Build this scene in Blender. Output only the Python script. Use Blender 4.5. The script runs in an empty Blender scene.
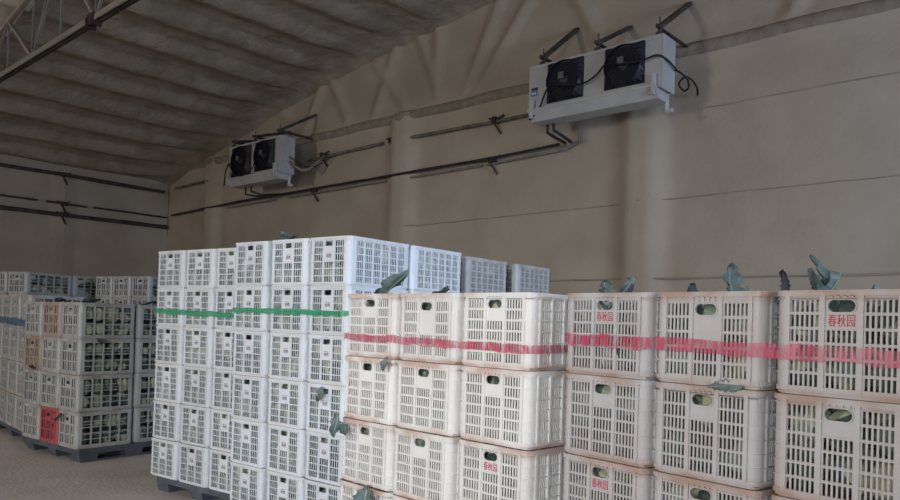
import bpy, bmesh, math, random
import numpy as np
from mathutils import Vector, Matrix, noise
random.seed(7)
scene = bpy.context.scene
COL = scene.collection
PI = math.pi

# ------------------------------------------------------------------ camera
CAMH = 1.5547
cyaw, cpitch, croll = .6926, .0142, .0312
def cam_axes():
    f = Vector((-math.sin(cyaw)*math.cos(cpitch), math.cos(cyaw)*math.cos(cpitch), math.sin(cpitch)))
    r = Vector((math.cos(cyaw), math.sin(cyaw), 0)); u = r.cross(f)
    c, s = math.cos(croll), math.sin(croll)
    return c*r+s*u, -s*r+c*u, f
r_, u_, f_ = cam_axes()
cd = bpy.data.cameras.new('camera'); cam = bpy.data.objects.new('camera', cd); COL.objects.link(cam)
m = Matrix.Identity(4)
for i, v in enumerate((r_, u_, -f_)):
    for k in range(3): m[k][i] = v[k]
m.translation = Vector((0, 0, CAMH)); cam.matrix_world = m
cd.sensor_width = 36; cd.sensor_fit = 'HORIZONTAL'; cd.lens = 728.15/900*36; cd.shift_y = 61.94/900
cd.clip_start = .05; cd.clip_end = 200
scene.camera = cam

# ------------------------------------------------------------------ light
scene.view_settings.view_transform = 'Standard'; scene.view_settings.look = 'None'
scene.view_settings.gamma = 1; scene.view_settings.use_curve_mapping = False
scene.view_settings.exposure = 0.0
w = bpy.data.worlds.new('world'); scene.world = w; w.use_nodes = True
bg = w.node_tree.nodes['Background']; bg.inputs[0].default_value = (.80, .88, 1, 1); bg.inputs[1].default_value = .32
def area(name, loc, target, sx, sy, power, col, spread=180):
    l = bpy.data.lights.new(name, 'AREA'); l.shape = 'RECTANGLE'; l.size = sx; l.size_y = sy
    l.energy = power; l.color = col; l.spread = math.radians(spread)
    o = bpy.data.objects.new(name, l); COL.objects.link(o); o.location = loc
    o.rotation_euler = (Vector(target)-Vector(loc)).to_track_quat('-Z', 'Y').to_euler()
    return o
area('far_gate_daylight', (-11, -17, 3.2), (-8, 9, 3.9), 2.6, 2.4, 820, (1, .93, .83))
area('near_key_light', (1.2, -5.5, 2.4), (-4.0, 3.3, .9), 2.4, 2.2, 57, (.93, .97, 1), 56)  # added key light free-standing in the hall, narrowed to brighten the middle stacks
area('side_door_daylight', (9.5, 2.4, 2.4), (-4, 4.5, 2.2), 3.4, 3.0, 540, (.70, .82, 1))
area('right_window_daylight', (5.6, 5.6, 3.4), (-2.2, 9.2, 3.2), 1.6, 1.6, 235, (.46, .64, 1))  # added blue fill inside the hall for the right wall; no window there

# ------------------------------------------------------------------ frames measured on the building
WY, WYAW, LX = 9.16, -.0402, -18.28
EX = Vector((math.cos(WYAW), math.sin(WYAW), 0)); EY = Vector((-math.sin(WYAW), math.cos(WYAW), 0)); EZ = Vector((0, 0, 1))
def W(s, off, z): return EX*s + EY*(WY-off) + EZ*z          # along the gable wall, distance in front of it, height
def L(u, off, z): return EX*(LX+off) + EY*u + EZ*z          # along the left wall
def G(s, u, z): return EX*s + EY*u + EZ*z

# ------------------------------------------------------------------ materials
def new_mat(name):
    m = bpy.data.materials.new(name); m.use_nodes = True
    nt = m.node_tree; b = nt.nodes['Principled BSDF']; return m, nt, b
def N(nt, t, **kw):
    n = nt.nodes.new(t)
    for k, v in kw.items(): setattr(n, k, v)
    return n
def mat(name, c1, c2=None, scale=5, rough=.6, bump=0, bscale=None, metal=0, detail=4, spec=.3, dist=.02, low=.35, high=.65):
    m, nt, b = new_mat(name)
    b.inputs['Roughness'].default_value = rough; b.inputs['Metallic'].default_value = metal
    b.inputs['Specular IOR Level'].default_value = spec
    tc = N(nt, 'ShaderNodeTexCoord')
    if c2:
        n = N(nt, 'ShaderNodeTexNoise'); n.inputs['Scale'].default_value = scale; n.inputs['Detail'].default_value = detail
        nt.links.new(tc.outputs['Object'], n.inputs['Vector'])
        r = N(nt, 'ShaderNodeValToRGB'); r.color_ramp.elements[0].color = (*c1, 1); r.color_ramp.elements[1].color = (*c2, 1)
        r.color_ramp.elements[0].position = low; r.color_ramp.elements[1].position = high
        nt.links.new(n.outputs['Fac'], r.inputs[0]); nt.links.new(r.outputs[0], b.inputs['Base Color'])
    else: b.inputs['Base Color'].default_value = (*c1, 1)
    if bump:
        n2 = N(nt, 'ShaderNodeTexNoise'); n2.inputs['Scale'].default_value = bscale or scale*4; n2.inputs['Detail'].default_value = 5
        nt.links.new(tc.outputs['Object'], n2.inputs['Vector'])
        bp = N(nt, 'ShaderNodeBump'); bp.inputs['Strength'].default_value = bump; bp.inputs['Distance'].default_value = dist
        nt.links.new(n2.outputs['Fac'], bp.inputs['Height']); nt.links.new(bp.outputs[0], b.inputs['Normal'])
    return m
M = {}
M['foam'] = mat('sprayed_foam', (.32, .275, .22), (.38, .33, .27), 1.0, .85, .35, 14, dist=.02)
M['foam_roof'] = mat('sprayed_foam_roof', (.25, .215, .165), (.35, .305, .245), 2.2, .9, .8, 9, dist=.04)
M['seam'] = mat('foam_seam', (.22, .19, .155), (.30, .26, .21), 3, .9, .3)
M['foam_dark'] = mat('dusty_foam', (.19, .16, .13), (.26, .225, .185), 6, .9, .6, 30)  # foam darker than the wall's, for the tube along the truss chord
M['girt'] = mat('sooty_girt', (.075, .063, .052), (.19, .165, .135), 5, .8, .3)
M['steel'] = mat('grey_painted_steel', (.22, .22, .21), (.30, .29, .27), 3, .5, .1, metal=.2)
M['steel_warm'] = mat('foam_flecked_steel', (.34, .30, .24), (.22, .20, .17), 6, .7, .3)
M['steel_dark'] = mat('dark_angle_iron', (.03, .027, .025), (.07, .06, .055), 8, .6)
M['rust'] = mat('rusty_bolt_plate', (.035, .022, .02), (.06, .034, .03), 20, .8)
M['black'] = mat('black_rubber', (.010, .010, .013), None, rough=.55)
M['pipe'] = mat('black_insulated_pipe', (.012, .013, .020), (.03, .03, .04), 9, .6)
M['conduit'] = mat('grey_conduit', (.14, .13, .12), (.22, .20, .18), 7, .6)
M['floor'] = mat('dusty_concrete', (.56, .515, .50), (.72, .67, .655), 1.1, .8, .35, 25, detail=8)
M['ac_white'] = mat('white_enamelled_steel', (.34, .34, .345), (.40, .40, .40), 2, .4, spec=.4)
M['ac_tray'] = mat('grey_drip_tray', (.36, .36, .37), (.43, .43, .43), 4, .45)
M['fan_black'] = mat('black_fan_plate', (.012, .013, .022), None, rough=.45)
M['fan_grey'] = mat('fan_hub_grey', (.10, .10, .11), None, rough=.5)
M['sticker_blue'] = mat('blue_sticker', (.03, .16, .42), None, rough=.4)
M['sticker_dark'] = mat('dark_sticker_band', (.07, .04, .08), None, rough=.4)
M['sticker_white'] = mat('white_print', (.7, .7, .75), None, rough=.5)
M['pallet'] = mat('blue_grey_pallet_plastic', (.075, .085, .115), (.12, .13, .165), 5, .6, .1)
M['red_ink'] = mat('red_stencil_ink', (.48, .02, .06), (.55, .06, .10), 60, .6)
M['dark_ink'] = mat('dark_stencil_ink', (.20, .10, .14), (.28, .14, .18), 60, .6)
M['leaf'] = mat('blue_green_leaf', (.10, .145, .15), (.18, .24, .235), 14, .55, .3, 40)
M['leaf_dark'] = mat('dark_wilted_leaf', (.04, .055, .065), (.08, .10, .115), 14, .6)
M['leaf_rib'] = mat('pale_leaf_rib', (.32, .42, .34), None, rough=.5)
M['foam_lit'] = mat('lit_roof_foam', (.60, .55, .45), (.68, .62, .52), 1.5, .85, .3, 12)  # paler copy of the roof foam: near-bay light put into the colour

def crate_mat(name, c, dirt, amount, band=.35):
    """weathered polythene: colour varied a little per crate, dust caught on the rim and the foot of each crate"""
    m, nt, b = new_mat(name); Lk = nt.links.new
    b.inputs['Roughness'].default_value = .42; b.inputs['Specular IOR Level'].default_value = .4
    b.inputs['Subsurface Weight'].default_value = 0
    tc = N(nt, 'ShaderNodeTexCoord'); sp = N(nt, 'ShaderNodeSeparateXYZ'); Lk(tc.outputs['Generated'], sp.inputs[0])
    oi = N(nt, 'ShaderNodeObjectInfo')
    top = N(nt, 'ShaderNodeMapRange'); Lk(sp.outputs['Z'], top.inputs[0]); top.inputs[1].default_value = .86; top.inputs[2].default_value = 1.0
    bot = N(nt, 'ShaderNodeMapRange'); Lk(sp.outputs['Z'], bot.inputs[0]); bot.inputs[1].default_value = .12; bot.inputs[2].default_value = 0.0
    mx = N(nt, 'ShaderNodeMath', operation='MAXIMUM'); Lk(top.outputs[0], mx.inputs[0]); Lk(bot.outputs[0], mx.inputs[1])
    add = N(nt, 'ShaderNodeVectorMath', operation='ADD'); Lk(tc.outputs['Object'], add.inputs[0])
    cmb = N(nt, 'ShaderNodeCombineXYZ'); mul = N(nt, 'ShaderNodeMath', operation='MULTIPLY'); mul.inputs[1].default_value = 37
    Lk(oi.outputs['Random'], mul.inputs[0]); Lk(mul.outputs[0], cmb.inputs[0]); Lk(mul.outputs[0], cmb.inputs[1]); Lk(cmb.outputs[0], add.inputs[1])
    n = N(nt, 'ShaderNodeTexNoise'); n.inputs['Scale'].default_value = 6; n.inputs['Detail'].default_value = 5; Lk(add.outputs[0], n.inputs['Vector'])
    nr = N(nt, 'ShaderNodeMapRange'); Lk(n.outputs['Fac'], nr.inputs[0]); nr.inputs[1].default_value = .34; nr.inputs[2].default_value = .62
    a = N(nt, 'ShaderNodeMath', operation='MULTIPLY'); Lk(mx.outputs[0], a.inputs[0]); Lk(nr.outputs[0], a.inputs[1])
    a2 = N(nt, 'ShaderNodeMath', operation='MULTIPLY_ADD'); Lk(nr.outputs[0], a2.inputs[0]); a2.inputs[1].default_value = band; Lk(a.outputs[0], a2.inputs[2])
    a3 = N(nt, 'ShaderNodeMath', operation='MULTIPLY'); Lk(a2.outputs[0], a3.inputs[0]); a3.inputs[1].default_value = amount; a3.use_clamp = True
    mix = N(nt, 'ShaderNodeMix', data_type='RGBA'); Lk(a3.outputs[0], mix.inputs[0])
    mix.inputs[6].default_value = (*c, 1); mix.inputs[7].default_value = (*dirt, 1)
    hs = N(nt, 'ShaderNodeHueSaturation'); vr = N(nt, 'ShaderNodeMapRange'); Lk(oi.outputs['Random'], vr.inputs[0])
    vr.inputs[3].default_value = .93; vr.inputs[4].default_value = 1.06; Lk(vr.outputs[0], hs.inputs['Value'])
    Lk(mix.outputs[2], hs.inputs['Color']); Lk(hs.outputs[0], b.inputs['Base Color'])
    return m
M['cr_white'] = crate_mat('cool_white_crate_plastic', (.72, .77, .84), (.62, .60, .58), .45)
M['cr_cream'] = crate_mat('warm_white_crate_plastic', (.83, .83, .82), (.58, .41, .35), 1.1, .15)
M['cr_dusty_dull'] = crate_mat('dusty_dull_white_crate_plastic', (.54, .54, .555), (.42, .29, .24), 1.15, .22)  # duller base than the warm white crates; brown dirt on rim and foot
M['cr_grey'] = crate_mat('old_greyish_crate_plastic', (.50, .52, .54), (.34, .31, .28), .7)
M['cr_pink'] = crate_mat('faded_pink_crate_plastic', (.46, .375, .36), (.34, .24, .21), .6)
M['cr_brown'] = crate_mat('brownish_crate_plastic', (.44, .36, .31), (.32, .22, .17), .6)
M['cr_red'] = crate_mat('red_crate_plastic', (.52, .10, .13), (.36, .12, .12), .4)

def veg_mat():
    m, nt, b = new_mat('cauliflower_and_leaf'); Lk = nt.links.new
    b.inputs['Roughness'].default_value = .6
    tc = N(nt, 'ShaderNodeTexCoord'); v = N(nt, 'ShaderNodeTexVoronoi'); v.inputs['Scale'].default_value = 9; Lk(tc.outputs['Object'], v.inputs['Vector'])
    sp = N(nt, 'ShaderNodeSeparateColor'); Lk(v.outputs['Color'], sp.inputs[0])
    r = N(nt, 'ShaderNodeValToRGB'); cr = r.color_ramp; cr.elements[0].color = (.05, .08, .075, 1); cr.elements[1].color = (.60, .60, .42, 1)
    cr.elements[0].position = .1
    for p, c in ((.38, (.10, .15, .13)), (.6, (.22, .29, .22)), (.8, (.40, .44, .30))):
        e = cr.elements.new(p); e.color = (*c, 1)
    Lk(sp.outputs[0], r.inputs[0]); Lk(r.outputs[0], b.inputs['Base Color'])
    return m
M['veg'] = veg_mat()

def film_mat(name, c, opac, stripes):
    """clear stretch tape carrying solid ink in broken strokes"""
    m, nt, b = new_mat(name); Lk = nt.links.new
    b.inputs['Base Color'].default_value = (*c, 1); b.inputs['Roughness'].default_value = .25
    tc = N(nt, 'ShaderNodeTexCoord'); mp = N(nt, 'ShaderNodeMapping'); mp.inputs['Scale'].default_value = stripes; Lk(tc.outputs['Object'], mp.inputs[0])
    n = N(nt, 'ShaderNodeTexNoise'); n.inputs['Scale'].default_value = 1; n.inputs['Detail'].default_value = 3; Lk(mp.outputs[0], n.inputs['Vector'])
    mr = N(nt, 'ShaderNodeMapRange'); Lk(n.outputs['Fac'], mr.inputs[0]); mr.inputs[1].default_value = .40; mr.inputs[2].default_value = .58
    mr.inputs[3].default_value = opac[0]; mr.inputs[4].default_value = opac[1]
    Lk(mr.outputs[0], b.inputs['Alpha'])
    return m
M['film_red'] = film_mat('red_printed_tape', (.62, .06, .15), (.22, .74), (80, 80, 14))
M['film_green'] = film_mat('green_tape', (.03, .36, .18), (.62, .88), (16, 16, 20))
M['film_blue'] = film_mat('blue_tape', (.06, .16, .33), (.5, .9), (14, 14, 25))

# ------------------------------------------------------------------ mesh helpers
class MB:
    def __init__(s): s.v = []; s.f = []
    def add(s, vs, fs):
        o = len(s.v); s.v += [tuple(p) for p in vs]; s.f += [tuple(i+o for i in f) for f in fs]
    def hexa(s, p):    # 8 points: bottom 4, top 4
        s.add(p, [(0,3,2,1), (4,5,6,7), (0,1,5,4), (1,2,6,5), (2,3,7,6), (3,0,4,7)])
    def box(s, x0, x1, y0, y1, z0, z1, fn=None):
        p = [(x0,y0,z0), (x1,y0,z0), (x1,y1,z0), (x0,y1,z0), (x0,y0,z1), (x1,y0,z1), (x1,y1,z1), (x0,y1,z1)]
        s.hexa([fn(*q) for q in p] if fn else p)
    def bar(s, a, b, w, h, up=Vector((0, 0, 1))):
        a, b = Vector(a), Vector(b); d = (b-a).normalized(); x = d.cross(up)
        if x.length < 1e-4: x = d.cross(Vector((1, 0, 0)))
        x.normalize(); y = x.cross(d).normalized()
        q = [x*(-w/2)+y*(-h/2), x*(w/2)+y*(-h/2), x*(w/2)+y*(h/2), x*(-w/2)+y*(h/2)]
        s.hexa([a+k for k in q]+[b+k for k in q])
    def tube(s, pts, r, n=8, wob=0):
        pts = [Vector(p) for p in pts]; rings = []; nrm = None
        for i, p in enumerate(pts):
            d = (pts[min(i+1, len(pts)-1)]-pts[max(i-1, 0)]).normalized()
            if nrm is None:
                nrm = d.cross(Vector((0, 0, 1)))
                if nrm.length < 1e-3: nrm = d.cross(Vector((1, 0, 0)))
            nrm = (nrm - d*nrm.dot(d)).normalized(); b = d.cross(nrm)
            rr = (r[i] if isinstance(r, (list, tuple)) else r)*(1+wob*random.uniform(-1, 1))
            rings.append([p+(nrm*math.cos(2*PI*k/n)+b*math.sin(2*PI*k/n))*rr for k in range(n)])
        vs = [q for ring in rings for q in ring]; fs = []
        for i in range(len(pts)-1):
            for k in range(n): fs.append((i*n+k, i*n+(k+1) % n, (i+1)*n+(k+1) % n, (i+1)*n+k))
        fs.append(tuple(range(n))[::-1]); fs.append(tuple((len(pts)-1)*n+k for k in range(n)))
        s.add(vs, fs)
    def disc(s, c, ax, r0, r1, t, n=24):
        """a ring or plate of thickness t about axis ax"""
        c = Vector(c); ax = Vector(ax).normalized(); x = ax.cross(Vector((0, 0, 1)))
        if x.length < 1e-3: x = Vector((1, 0, 0))
        x.normalize(); y = ax.cross(x); vs = []
        for h in (0, t):
            for rr in (r0, r1):
                vs += [c+ax*h+(x*math.cos(2*PI*k/n)+y*math.sin(2*PI*k/n))*rr for k in range(n)]
        fs = []
        for k in range(n):
            j = (k+1) % n
            fs += [(k, j, n+j, n+k), (2*n+k, 3*n+k, 3*n+j, 2*n+j), (n+k, n+j, 3*n+j, 3*n+k), (k, 2*n+k, 2*n+j, j)]
        s.add(vs, fs)
    def mesh(s, name, material, smooth=False):
        me = bpy.data.meshes.new(name); me.from_pydata(s.v, [], s.f); me.materials.append(material)
        if smooth: me.polygons.foreach_set('use_smooth', [True]*len(me.polygons))
        me.update(); return me
    def build(s, name, material, parent=None, smooth=False, origin=None):
        if origin is None and parent is None and s.v:
            a = np.array(s.v); origin = ((a[:, 0].min()+a[:, 0].max())/2, (a[:, 1].min()+a[:, 1].max())/2, a[:, 2].min())
        if parent is not None and origin is None: origin = tuple(parent.location) if parent.get('own') else (0, 0, 0)
        o_ = np.array(origin)
        s.v = [tuple(np.array(p)-o_) for p in s.v]
        o = bpy.data.objects.new(name, s.mesh(name, material, smooth)); COL.objects.link(o)
        if parent is not None: o.parent = parent
        else: o.location = origin
        return o
def fix_normals(me):
    bm = bmesh.new(); bm.from_mesh(me); bmesh.ops.recalc_face_normals(bm, faces=bm.faces); bm.to_mesh(me); bm.free()
def tag(o, label=None, cat=None, group=None, kind=None):
    if label: o['label'] = label
    if cat: o['category'] = cat
    if group: o['group'] = group
    if kind: o['kind'] = kind
    return o
def empty(name, loc, rot=0):
    o = bpy.data.objects.new(name, None); COL.objects.link(o); o.location = loc; o.rotation_euler = (0, 0, rot)
    o.empty_display_size = .2; return o
def world_part(mb, name, material, root, smooth=False):
    """mesh given in world coordinates, stored under an unrotated root"""
    l = np.array(root.matrix_basis.translation if root.rotation_euler.z == 0 else root.location)
    mb.v = [tuple(np.array(p)-l) for p in mb.v]
    o = bpy.data.objects.new(name, mb.mesh(name, material, smooth)); COL.objects.link(o); o.parent = root
    return o

# ------------------------------------------------------------------ SETTING
S0, S1, U0, U1 = LX, 10.5, -18.0, WY
def roof_z(s):
    x = (s+4.0)/14.3
    return 7.05 - 2.12*abs(x)**1.75
# floor
fb = MB(); nx, ny = 60, 60
fb.add([G(S0-.3, U0, 0), G(S1+.3, U0, 0), G(S1+.3, U1+.3, 0), G(S0-.3, U1+.3, 0), G(S0-.3, U0, -.2), G(S1+.3, U0, -.2), G(S1+.3, U1+.3, -.2), G(S0-.3, U1+.3, -.2)],
       [(0,1,2,3), (7,6,5,4), (0,4,5,1), (1,5,6,2), (2,6,7,3), (3,7,4,0)])
tag(fb.build('floor', M['floor'], origin=(0, 0, 0)), kind='structure')

# gable wall: one foamed surface with soft bulges over the hidden columns and hidden truss members
COLS = [-16.05, -9.5, -4.75, .6, 6.0]
def seg_dist(px, pz, a, b):
    ax, az = a; bx, bz = b; dx, dz = bx-ax, bz-az
    t = max(0, min(1, ((px-ax)*dx+(pz-az)*dz)/(dx*dx+dz*dz))); return math.hypot(px-ax-t*dx, pz-az-t*dz)
DIAG = []
for k, (a, b) in enumerate([(-12.6, -11.9), (-10.95, -11.6), (-10.35, -9.75), (-8.5, -9.2), (-8.1, -7.3), (-5.2, -6.2), (-2.9, -2.2), (-.4, -1.2), (.6, 1.4)]):
    DIAG.append(((a, 5.25), (b, roof_z(b))))
DIAG += [((-13.3, 5.95), (-12.1, 5.23)), ((-10.3, 6.4), (-9.3, 5.23)), ((-8.7, 5.23), (-8.7, 6.7)), ((-7.9, 5.23), (-6.6, 6.85))]
def wall_off(s, z):
    o = 0
    for c in COLS:
        d = abs(s-c)
        if d < .45 and z < 5.3: o = max(o, .13*min(1, (math.cos(d/.45*PI)*.5+.5)*1.6))
    if z > 4.9:
        d = abs(z-5.235)
        if d < .3: o = max(o, .06*(math.cos(d/.3*PI)*.5+.5))
        for a, b in DIAG:
            d = seg_dist(s, z, a, b)
            if d < .16: o = max(o, .065*(math.cos(d/.16*PI)*.5+.5))
    return o + .012*noise.noise(Vector((s*2.3, z*2.3, 1.7))) + .02*noise.noise(Vector((s*.5, z*.5, 7)))
svals = list(np.arange(S0, S1+.001, .09)); zvals = list(np.arange(0, 4.6, .23))+list(np.arange(4.6, 7.3, .045))
wb = MB(); n_s = len(svals); vs = []
for z in zvals:
    for s in svals:
        zz = min(z, roof_z(s)+.12)
        vs.append(W(s, wall_off(s, zz), zz))
fs = []
for i in range(len(zvals)-1):
    for k in range(n_s-1): fs.append((i*n_s+k, i*n_s+k+1, (i+1)*n_s+k+1, (i+1)*n_s+k))
wb.add(vs, fs)
b0 = len(wb.v)
wb.box(0, 1, 0, 1, 0, 1, lambda x, y, z: W(S0-.3+x*(S1-S0+.6), -.3+y*.26, z*7.4))
tag(wb.build('wall_back', M['foam'], smooth=False, origin=(0, 0, 0)), kind='structure')
for p in bpy.data.objects['wall_back'].data.polygons:
    p.use_smooth = len(p.vertices) == 4 and p.index < len(fs)

# left wall
def lw_off(u, z):
    o = 0
    for c in (6.57, 1.1, -4.4):
        d = abs(u-c)
        if d < .3 and z < 4.8: o = max(o, .03*(math.cos(d/.3*PI)*.5+.5)**.6)
    return o + .012*noise.noise(Vector((u*2.3, z*2.3, 4.1)))
lb = MB(); us = list(np.arange(U0, U1+.05, .15)); zs = list(np.arange(0, 5.25, .25)); vs = []; fs = []
for z in zs:
    for u in us: vs.append(L(u, lw_off(u, z), z))
for i in range(len(zs)-1):
    for k in range(len(us)-1): fs.append((i*len(us)+k, (i+1)*len(us)+k, (i+1)*len(us)+k+1, i*len(us)+k+1))
lb.add(vs, fs); lb.box(0, 1, 0, 1, 0, 1, lambda x, y, z: L(U0+x*(U1-U0+.3), -.3+y*.26, z*5.2))
tag(lb.build('wall_left', M['foam'], origin=(0, 0, 0)), kind='structure')
# right wall, with the side doorway, and rear wall with the gate the daylight comes through
rb = MB()
def RW(u0, u1, z0, z1): rb.box(u0, u1, 0, .25, z0, z1, lambda x, y, z: G(S1+y, x, z))
RW(U0, .4, 0, 5.2); RW(4.8, U1+.3, 0, 5.2); RW(.4, 4.8, 4.0, 5.2)
tag(rb.build('wall_right', M['foam'], origin=(0, 0, 0)), kind='structure')
qb = MB()
def QW(s0, s1, z0, z1): qb.box(s0, s1, 0, .25, z0, z1, lambda x, y, z: G(x, U0-y, z))
QW(S0, -14, 0, 6.0); QW(-8, S1, 0, 6.0); QW(-14, -8, 5.4, 6.6); QW(-12, 4, 6, 7.0)
tag(qb.build('wall_rear', M['foam'], origin=(0, 0, 0)), kind='structure')

# roof: foam over purlins running towards the gable
PUR = [-18.02+i*.93 for i in range(31)]
def rib(s):
    o = 0
    for c in PUR:
        d = s-c
        if -.10 < d < .34: o = max(o, .12*(math.sin(PI*min(1, (d+.10)/.16)*.5) if d < .06 else math.cos((d-.06)/.28*PI/2)**.8))
    return o
ss = list(np.arange(S0-.3, S1+.3, .06)); yy = list(np.arange(U0, 3.7, .4))+[3.86]+list(np.arange(4.1, 7, .4))+list(np.arange(7, U1+.3, .12)); vs = []; fs = []
for y in yy:
    for s in ss:
        nz = .02*noise.noise(Vector((s*1.7, y*1.2, 3))) + .03*noise.noise(Vector((s*.6, y*.5, 9)))
        vs.append(G(s, y, roof_z(s)-rib(s)*min(1, max(.04, (U1-y-.1)/1.3))+nz+.04-.10*max(0, 1-(U1-y)/.5)**2))
for i in range(len(yy)-1):
    for k in range(len(ss)-1): fs.append((i*len(ss)+k, (i+1)*len(ss)+k, (i+1)*len(ss)+k+1, i*len(ss)+k+1))
cb = MB(); cb.add(vs, fs); nf = len(fs)
top = []
for y in (U0, U1+.3):
    for s in np.arange(S0-.3, S1+.31, .72): top.append(G(s, y, roof_z(s)+.25))
h = len(top)//2; cb.add(top, [(k, k+1, h+k+1, h+k) for k in range(h-1)])
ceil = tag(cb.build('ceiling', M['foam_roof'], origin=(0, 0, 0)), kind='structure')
ceil.data.materials.append(M['foam_lit'])
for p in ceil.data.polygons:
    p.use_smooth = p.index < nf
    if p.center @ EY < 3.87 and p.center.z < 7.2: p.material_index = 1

# panel seams of the gable wall and the low ledge band
def strip(n, s0, s1, z0, z1, off, hgt, material):
    b = MB(); pts = []
    k = max(2, int((s1-s0)/.35))
    for i in range(k+1):
        t = i/k; s = s0+(s1-s0)*t; z = z0+(z1-z0)*t+random.uniform(-.006, .006); pts.append(W(s, off+wall_off(s, z), z))
    b.tube(pts, hgt/2, 6, .15); return tag(b.build(n, material, origin=(0, 0, 0)), kind='structure')
strip('trim_1', -9.3, 10.3, 3.25, 3.42, .003, .017, M['seam'])
strip('trim_2', -3.9, 10.3, 4.44, 4.52, .003, .017, M['seam'])
strip('trim_3', -18.2, 10.3, 2.20, 2.26, .006, .034, M['seam'])
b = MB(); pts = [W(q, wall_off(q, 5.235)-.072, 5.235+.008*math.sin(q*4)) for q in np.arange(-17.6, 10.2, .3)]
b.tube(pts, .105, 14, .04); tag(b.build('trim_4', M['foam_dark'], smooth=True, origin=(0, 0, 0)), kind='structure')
# ------------------------------------------------------------------ girts (half buried steel rails) and pipes along the walls
def rail(name, fn, segs, r, material, label, cat, flat=1.0, group=None):
    """segs: lists of (along, off, z); a broken run is one rail whose exposed lengths are its parts"""
    meshes = []
    for sg in segs:
        b = MB(); pts = []
        for (a, o, z), (a2, o2, z2) in zip(sg[:-1], sg[1:]):
            k = max(1, int(abs(a2-a)/.4))
            for i in range(k): t = i/k; pts.append(fn(a+(a2-a)*t, o+(o2-o)*t, z+(z2-z)*t + random.uniform(-.004, .004)))
        pts.append(fn(*sg[-1])); b.tube(pts, r, 8, .12); meshes.append(b)
    if len(meshes) == 1: return tag(meshes[0].build(name, material), label, cat, group)
    root = tag(empty(name, fn(*segs[0][0])), label, cat, group)
    for b in meshes: world_part(b, 'exposed_length', material, root)
    return root
rail('wall_rail', W, [[(-17.8, .07, 4.78), (-16.3, .07, 4.80)], [(-12.2, .07, 4.79), (-10.0, .07, 4.83)], [(-9.3, .06, 4.83), (-6.95, .07, 4.80)], [(-7.0, .07, 4.80), (-6.2, .07, 4.80)]], .030, M['girt'],
     'dark half-buried steel rail along the gable wall above the black pipe', 'rail')
rail('black_pipe', W, [[(-17.9, .10, 4.08), (-14.9, .13, 4.15), (-10.7, .13, 4.18), (-7.3, .13, 4.20), (-6.05, .14, 4.24)]], .024, M['pipe'],
     'long black insulated pipe running along the gable wall below both coolers', 'pipe')
rail('grey_conduit', W, [[(-15.3, .06, 4.07), (-13.4, .06, 4.09)], [(-12.9, .06, 4.09), (-9.9, .06, 4.12)], [(-9.3, .06, 4.11), (-7.6, .06, 4.13)], [(-7.5, .06, 4.12), (-6.0, .06, 4.17), (-5.75, .06, 4.25), (-5.75, .06, 4.5)]], .020, M['conduit'],
     'thin grey conduit clipped under the long black pipe on the gable wall', 'pipe')
rail('wall_rail', L, [[(-2, .07, 4.73), (5.2, .08, 4.73), (6.6, .08, 4.73), (9.0, .07, 4.70)]], .044, M['steel_dark'],
     'topmost dark rail along the left wall just below the roof', 'rail')
rail('wall_rail', L, [[(-2, .07, 4.08), (6.0, .07, 4.06)], [(6.2, .07, 4.06), (7.1, .07, 4.05)], [(7.25, .07, 4.06), (9.1, .07, 4.05)]], .024, M['steel_dark'],
     'thin broken middle rail along the left wall', 'rail')
rail('wall_rail', L, [[(-2, .08, 3.79), (6.6, .08, 3.79), (9.1, .07, 3.80)]], .050, M['steel_dark'],
     'lowest thick dark rail along the left wall', 'rail')
def bracket(fn, a, z, label):
    b = MB(); c = lambda da, o, dz: fn(a+da, o, z+dz)
    b.bar(c(-.13, .07, .05), c(.10, .07, -.03), .03, .03); b.bar(c(-.03, .09, -.02), c(.09, .03, -.22), .035, .03)
    b.bar(c(.00, .08, .0), c(.16, .05, .07), .025, .025); b.box(-.035, .035, 0, .13, -.04, .05, lambda x, y, zz: c(x, y, zz))
    tag(b.build('rail_bracket', M['rust']), label, 'bracket', 'brackets holding the wall rails')
bracket(W, -16.1, 4.79, 'small dark bracket on the upper gable rail nearest the room corner')
bracket(W, -16.1, 4.10, 'small dark bracket on the black pipe nearest the room corner')
bracket(W, -11.75, 4.83, 'dark bracket on the gable rail just right of the smaller cooler')
bracket(W, -12.0, 4.14, 'dark bracket on the black pipe below right of the smaller cooler')
bracket(W, -9.75, 4.84, 'small dark bracket mid-way along the upper gable rail')
bracket(W, -7.33, 4.82, 'dark bracket on the upper gable rail left of the bigger cooler')
bracket(W, -7.38, 4.18, 'rusty bracket on the black pipe left of the bigger cooler')
for zz, t in ((4.73, 'topmost'), (4.05, 'middle'), (3.80, 'lowest')):
    bracket(L, 6.55, zz, 'dark bracket on the %s rail of the left wall' % t)

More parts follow.
